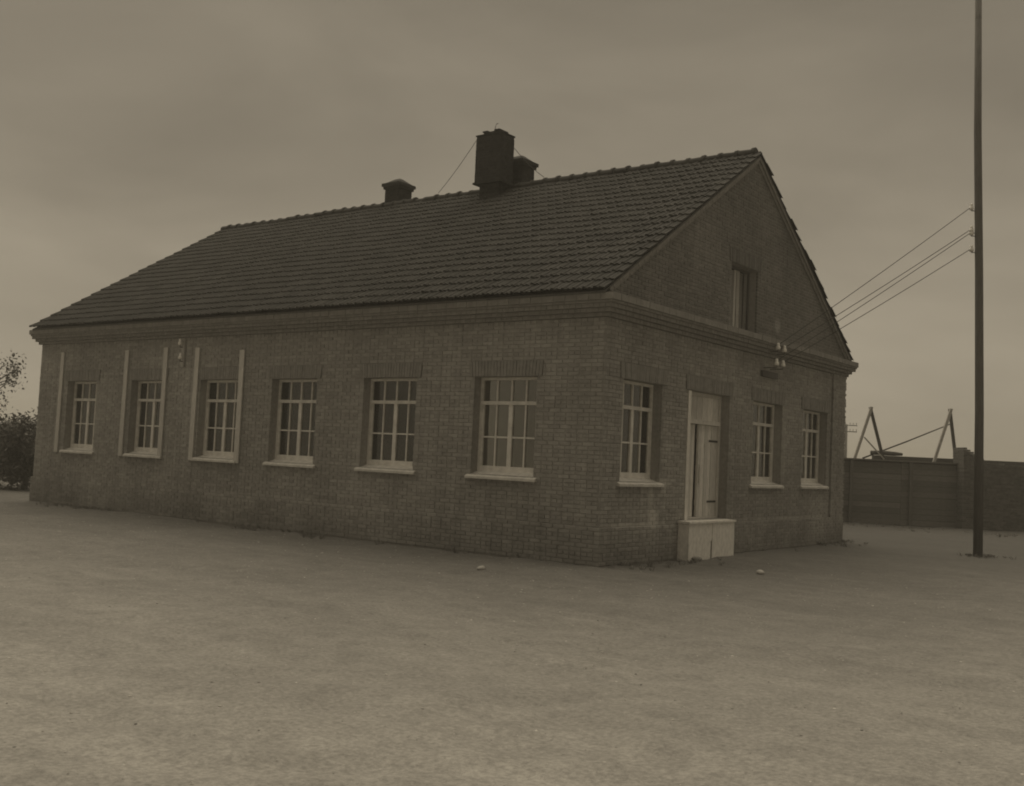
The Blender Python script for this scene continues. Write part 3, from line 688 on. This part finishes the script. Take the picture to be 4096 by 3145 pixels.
# long beam and log lying on the deck
o = MB(); o.beam((0, 0, 0), RH * 6.2 + Vector((0, 0, -.0)), .16, .17, .2); o = o.build('timber_beam', M['wood_dark'], None, loc=px(3492, 1832, 42) * Vector((1, 1, 0)).x if False else Vector((-3.53, 25.77, TOP + .085)))
tag(o, 'long dark squared beam lying along the loading platform', 'beam')
lg = MB(); lg.tube([(0, 0, 0), RH * .45 + Vector((0, 0, .012)), RH * .95 + Vector((0, 0, -.005)), RH * 1.25 + Vector((0, 0, -.012))], [.085, .098, .085, .055], 10)
o = lg.build('log', M['wood_dark'], None, loc=(-3.60, 25.77, TOP + .17 + .095), smooth=True); tag(o, 'short dark log resting on the beam at the foot of the left trestle', 'log')
def trestle(apex, left, right, lab, cross):
    base = Vector(((left[0] + right[0]) / 2, (left[1] + right[1]) / 2, TOP)); t = empty('trestle', base, lab, 'trestle', 'A frame trestles on the platform')
    f = lambda p: Vector(p) - base
    for i, (foot, mat, off) in enumerate(((left, 'wood_worn', -.05), (right, 'wood_dark', .05))):  # lit left leg and shaded right leg, the light put into the wood colours
        m = MB(); A = f(apex) + FH * off; B = f((foot[0], foot[1], TOP)) + FH * off * 2
        m.beam(A + (A - B).normalized() * .05, B, .105, .09, up=FH); m.build('leg', M[mat], t)
    m = MB(); m.tube([f(apex) - FH * .13 + Vector((0, 0, -.07)), f(apex) + FH * .13 + Vector((0, 0, -.07))], .014, 6); m.build('bolt', M['iron'], t)
    if cross:
        m = MB(); m.beam(f(cross[0]) - FH * .12, f(cross[1]) - FH * .14, .045, .04, up=FH); m.build('brace', M['wood_worn'], t)
A1a, A1l, A1r = (-3.552, 25.506, 4.494), (-4.05, 25.13, 2.5), (-3.09, 25.85, 2.5)
trestle(A1a, A1l, A1r, 'left A frame trestle with a thin brace, nearest the building', ((-3.772, 25.34, 3.334), (-3.125, 25.80, TOP + .02)))
A2a, A2l, A2r = (-1.042, 27.398, 4.564), (-1.56, 27.01, 2.5), (-.79, 27.585, 2.5)
trestle(A2a, A2l, A2r, 'right A frame trestle holding the raised end of the slanting pole', None)
p = Vector((-3.777, 25.587, TOP + .03)) + FH * .25; q = Vector((-1.054, 27.389, 4.0)) + FH * .02
m = MB(); m.tube([(0, 0, 0), (q - p) * .5 + Vector((0, 0, -.02)), (q - p)], [.032, .028, .022], 8); o = m.build('slanting_pole', M['wood_dark'], None, loc=p, smooth=True); tag(o, 'thin pole slanting up from the platform to the right trestle', 'pole')

# broken brick pier at the end of the platform
bp_ = empty('broken_pier', (-.374, 26.45, 0), 'dark broken brick pier with a sloping ragged top at the far right', 'pier', rz=math.atan2(.6, .8))
core = MB(); pb = MB()
def prof(a): return 3.08 - .05 * a if a < .16 else max(2.56 - .03 * a, 3.07 - .75 * (a - .16))
for c in range(41):
    z = c * CO; a = 0
    for dd in (0, 1):
        a = -.13 if c % 2 else 0
        while a < 2.6:
            s = max(a, 0); e = a + .25
            if z + CO * .6 < prof((s + e) / 2) + rp.uniform(-.03, .03) and e - s > .05:
                pb.box((s, dd * .5 - .25 + rp.uniform(-.01, .01), z + .004), (e, dd * .5 + rp.uniform(-.01, .01) + .24, z + CO - .006), rp.random())
            a += .26
tag(pb.build('brick_courses', M['pier_brick'], bp_), kind='stuff')

# telegraph pole far behind
tpole = empty('telegraph_pole', (-36.84, 117.12, 0), 'distant telegraph pole with two crossarms beside the building corner', 'telegraph pole')
m = MB(); m.tube([(0, 0, -.3), (0, 0, 4), (0, 0, 8.12)], [.21, .19, .17], 10); m.build('pole', M['wood_dark'], tpole, smooth=True)
for z in (7.98, 7.18):
    m = MB(); m.beam(RH * -1.35 + FH * -.14, RH * 1.35 + FH * -.14, .10, .12); arm = m.build('crossarm', M['wood_dark'], tpole, loc=(0, 0, z))
    for a in (-1.25, -.85, -.45, .45, .85, 1.25):
        m = MB(); m.lathe([(.02, 0), (.02, .12), (.055, .12), (.05, .25), (.0, .28)], n=8); m.build('insulator', M['iron'], arm, loc=RH * a + FH * -.14 + Vector((0, 0, .06)))
# pole the overhead wires run to
pb0 = px(3912, 2224, 26.0); pt0 = px(3914, -25, 26.0); pb0.z = 0
wp = empty('utility_pole', pb0, 'tall dark wooden pole at the right edge that the four gable wires run to', 'pole')
m = MB(); m.tube([Vector((0, 0, -.3)), (pt0 - pb0) * .25 + RH * .03, (pt0 - pb0) * .5 + RH * .02, (pt0 - pb0) * .75 - RH * .015, pt0 - pb0], [.115, .105, .098, .092, .08], 12); m.build('pole', M['pole_wood'], wp, smooth=True)
for E_ in WE:
    ax = (pb0 + (pt0 - pb0) * (E_.z / pt0.z)) - pb0; e = E_ - pb0
    h_ = MB(); h_.tube([ax + Vector((0, 0, -.10)), e + Vector((0, 0, -.10)), e + Vector((0, 0, -.03))], .012, 6); h_.build('hook', M['iron'], wp)
    link('insulator', ins, M['porcelain'], wp, loc=e + Vector((0, 0, -.06)))

# ------------------------------------------------------------------ trees and shrubs beyond the left end
def foliage(center, rad, count, size, seed, squash=1.0, holes=0.42):
    rr = random.Random(seed); b = MB(); clumps = []
    for k in range(26):
        while True:
            p = Vector((rr.uniform(-1, 1), rr.uniform(-1, 1), rr.uniform(-1, 1)))
            if .25 < p.length < 1: break
        clumps.append((Vector((p.x * rad, p.y * rad, p.z * rad * squash)), rad * rr.uniform(.22, .42), rr.random()))
    for _ in range(count):
        c, r_, t = rr.choice(clumps); d = Vector((rr.gauss(0, .5), rr.gauss(0, .5), rr.gauss(0, .45))) * r_
        p = c + d
        n = Vector((rr.gauss(0, 1), rr.gauss(0, 1), rr.gauss(0, 1) + .6)).normalized(); a = n.orthogonal().normalized(); a.rotate(Matrix.Rotation(rr.uniform(0, 6.28), 3, n)); bb = n.cross(a)
        s = size * rr.uniform(.6, 1.3)
        b.add([p - a * s, p + bb * s * .45, p + a * s, p - bb * s * .45], [(0, 1, 2, 3)], t * .6 + rr.random() * .3)
    return b, clumps
def tree(base, h, rad, squash, label, cat, seed, trunk_h, count, size, name):
    t = empty(name, base, label, cat); cz = h - rad * squash
    fb, cl = foliage(None, rad, count, size, seed, squash)
    tk = MB(); rr = random.Random(seed)
    tk.tube([(0, 0, -.2), (.06, .03, trunk_h * .5), (.02, .08, cz)], [rad * .09, rad * .07, rad * .04], 9)
    for c, r_, _ in cl[:14]:
        z0 = rr.uniform(trunk_h * .7, cz); tk.tube([(.03, .05, z0), (c.x * .5, c.y * .5, (z0 + cz + c.z) / 2 + .1), (c.x, c.y, cz + c.z)], [rad * .035, rad * .02, rad * .006], 6)
    tk.build('trunk', M['bark'], t, smooth=True); fb.build('crown', M['leaf'], t, loc=(0, 0, cz))
def at(x, D): P = px(x, 1600, D); return (P.x, P.y, 0)
tree(at(-105, 46), 6.2, 1.75, 1.1, 'small leafy tree at the far left behind the building', 'tree', 21, 2.4, 1300, .085, 'broadleaf_tree')
tree(at(120, 37), 2.35, 1.45, .7, 'dark dense shrub against the left end of the building', 'shrub', 22, .6, 9000, .085, 'shrub')
tree(at(-10, 38), 2.45, 1.6, .75, 'lower dark shrub at the left edge under the small tree', 'shrub', 23, .6, 8500, .085, 'shrub')

# ------------------------------------------------------------------ stones, gravel, dry grass on the yard
def stone_mesh(seed):
    bm = bmesh.new(); bmesh.ops.create_icosphere(bm, subdivisions=2, radius=1); rr = random.Random(seed); o = Vector((rr.random() * 9, rr.random() * 9, 0))
    for v in bm.verts: v.co *= 1 + .35 * noise.noise(v.co * 1.1 + o); v.co.z *= .6
    me = bpy.data.meshes.new('stone'); bm.to_mesh(me); bm.free()
    for p in me.polygons: p.use_smooth = True
    return me
smes = [stone_mesh(k) for k in range(4)]
def gpix(x, y):
    d = fz + rx * ((x - 2048) / 4238.7) - uy * ((y - 1572.5) / 4238.7); return CAM + d * (CAM.z / -d.z)
for i, (x, y, s, lab) in enumerate(((2786, 2240, .10, 'pale stone lying on the ground just below the left foot of the door step'), (2478, 2252, .07, 'small pale stone on the ground left of the door step below the window'), (3040, 2300, .09, 'flat stone on the ground right of the door step'), (1925, 2277, .08, 'small stone alone on the yard below the middle windows'))):
    P = gpix(x, y); o = link('stone', smes[i], M['stone'], None, loc=(P.x, P.y, ground_h(P.x, P.y) + s * .3), rot=(0, 0, i * 1.3)); o.scale = (s, s * .8, s); tag(o, lab, 'stone', 'loose stones in the yard')
rq = random.Random(77); gv = MB()
ico = bmesh.new(); bmesh.ops.create_icosphere(ico, subdivisions=1, radius=1); iv = [v.co.copy() for v in ico.verts]; fi = [tuple(v.index for v in f.verts) for f in ico.faces]; ico.free()
for _ in range(17000):
    x = rq.uniform(-22, 14); y = rq.uniform(-15, 4)
    if x < 0.1 and y > -.1: continue
    s = .005 + .012 * rq.random() ** 5; q = (rq.uniform(.7, 1.3), rq.uniform(.7, 1.3), rq.uniform(.35, .6)); z = ground_h(x, y) - s * .1
    gv.add([(x + v.x * s * q[0], y + v.y * s * q[1], z + v.z * s * q[2]) for v in iv], fi, rq.random())
tag(gv.build('gravel', M['gravel'], None), kind='stuff')
gs = MB()
PBX, PBY = pb0.x, pb0.y
for _ in range(520):
    k = rq.random()
    if _ < 40: x, y = PBX + rq.gauss(0, .22), PBY + rq.gauss(0, .22)
    elif k < .5: x, y = rq.uniform(-19.5, 0), -.10 - abs(rq.gauss(0, .35))
    elif k < .72: x, y = .10 + abs(rq.gauss(0, .35)), rq.uniform(0, 12.6)
    else: x, y = rq.uniform(-4, 6), rq.uniform(21, 24)
    if .0 < x < .5 and 2.9 < y < 5.1: continue
    if _ >= 40 and noise.noise(Vector((x * .6, y * .6, 3))) < .02: continue
    for _b in range(9):
        a = rq.uniform(0, 6.28); h = rq.uniform(.03, .10); o = Vector((x + rq.gauss(0, .03), y + rq.gauss(0, .03), ground_h(x, y) - .01)); d = Vector((math.cos(a), math.sin(a), 0)); s = Vector((-d.y, d.x, 0)) * .004
        gs.add([o - s, o + s, o + d * h * .3 + Vector((0, 0, h * .7)) + s * .6, o + d * h * .75 + Vector((0, 0, h))], [(0, 1, 2), (0, 2, 3)], rq.random())
tag(gs.build('dry_grass', M['straw'], None), kind='stuff')

# ------------------------------------------------------------------ thin dusty air
hb = MB(); hb.box((-430, -270, -1.4), (430, 470, 13.5)); hm = bpy.data.materials.new('haze'); hm.use_nodes = True
ht = hm.node_tree; ht.nodes.clear(); ho = ht.nodes.new('ShaderNodeOutputMaterial'); hv = ht.nodes.new('ShaderNodeVolumePrincipled')
hv.inputs['Color'].default_value = (.93, .90, .82, 1); hv.inputs['Density'].default_value = 0.0022; ht.links.new(hv.outputs[0], ho.inputs['Volume'])
tag(hb.build('haze', hm, None), kind='stuff')
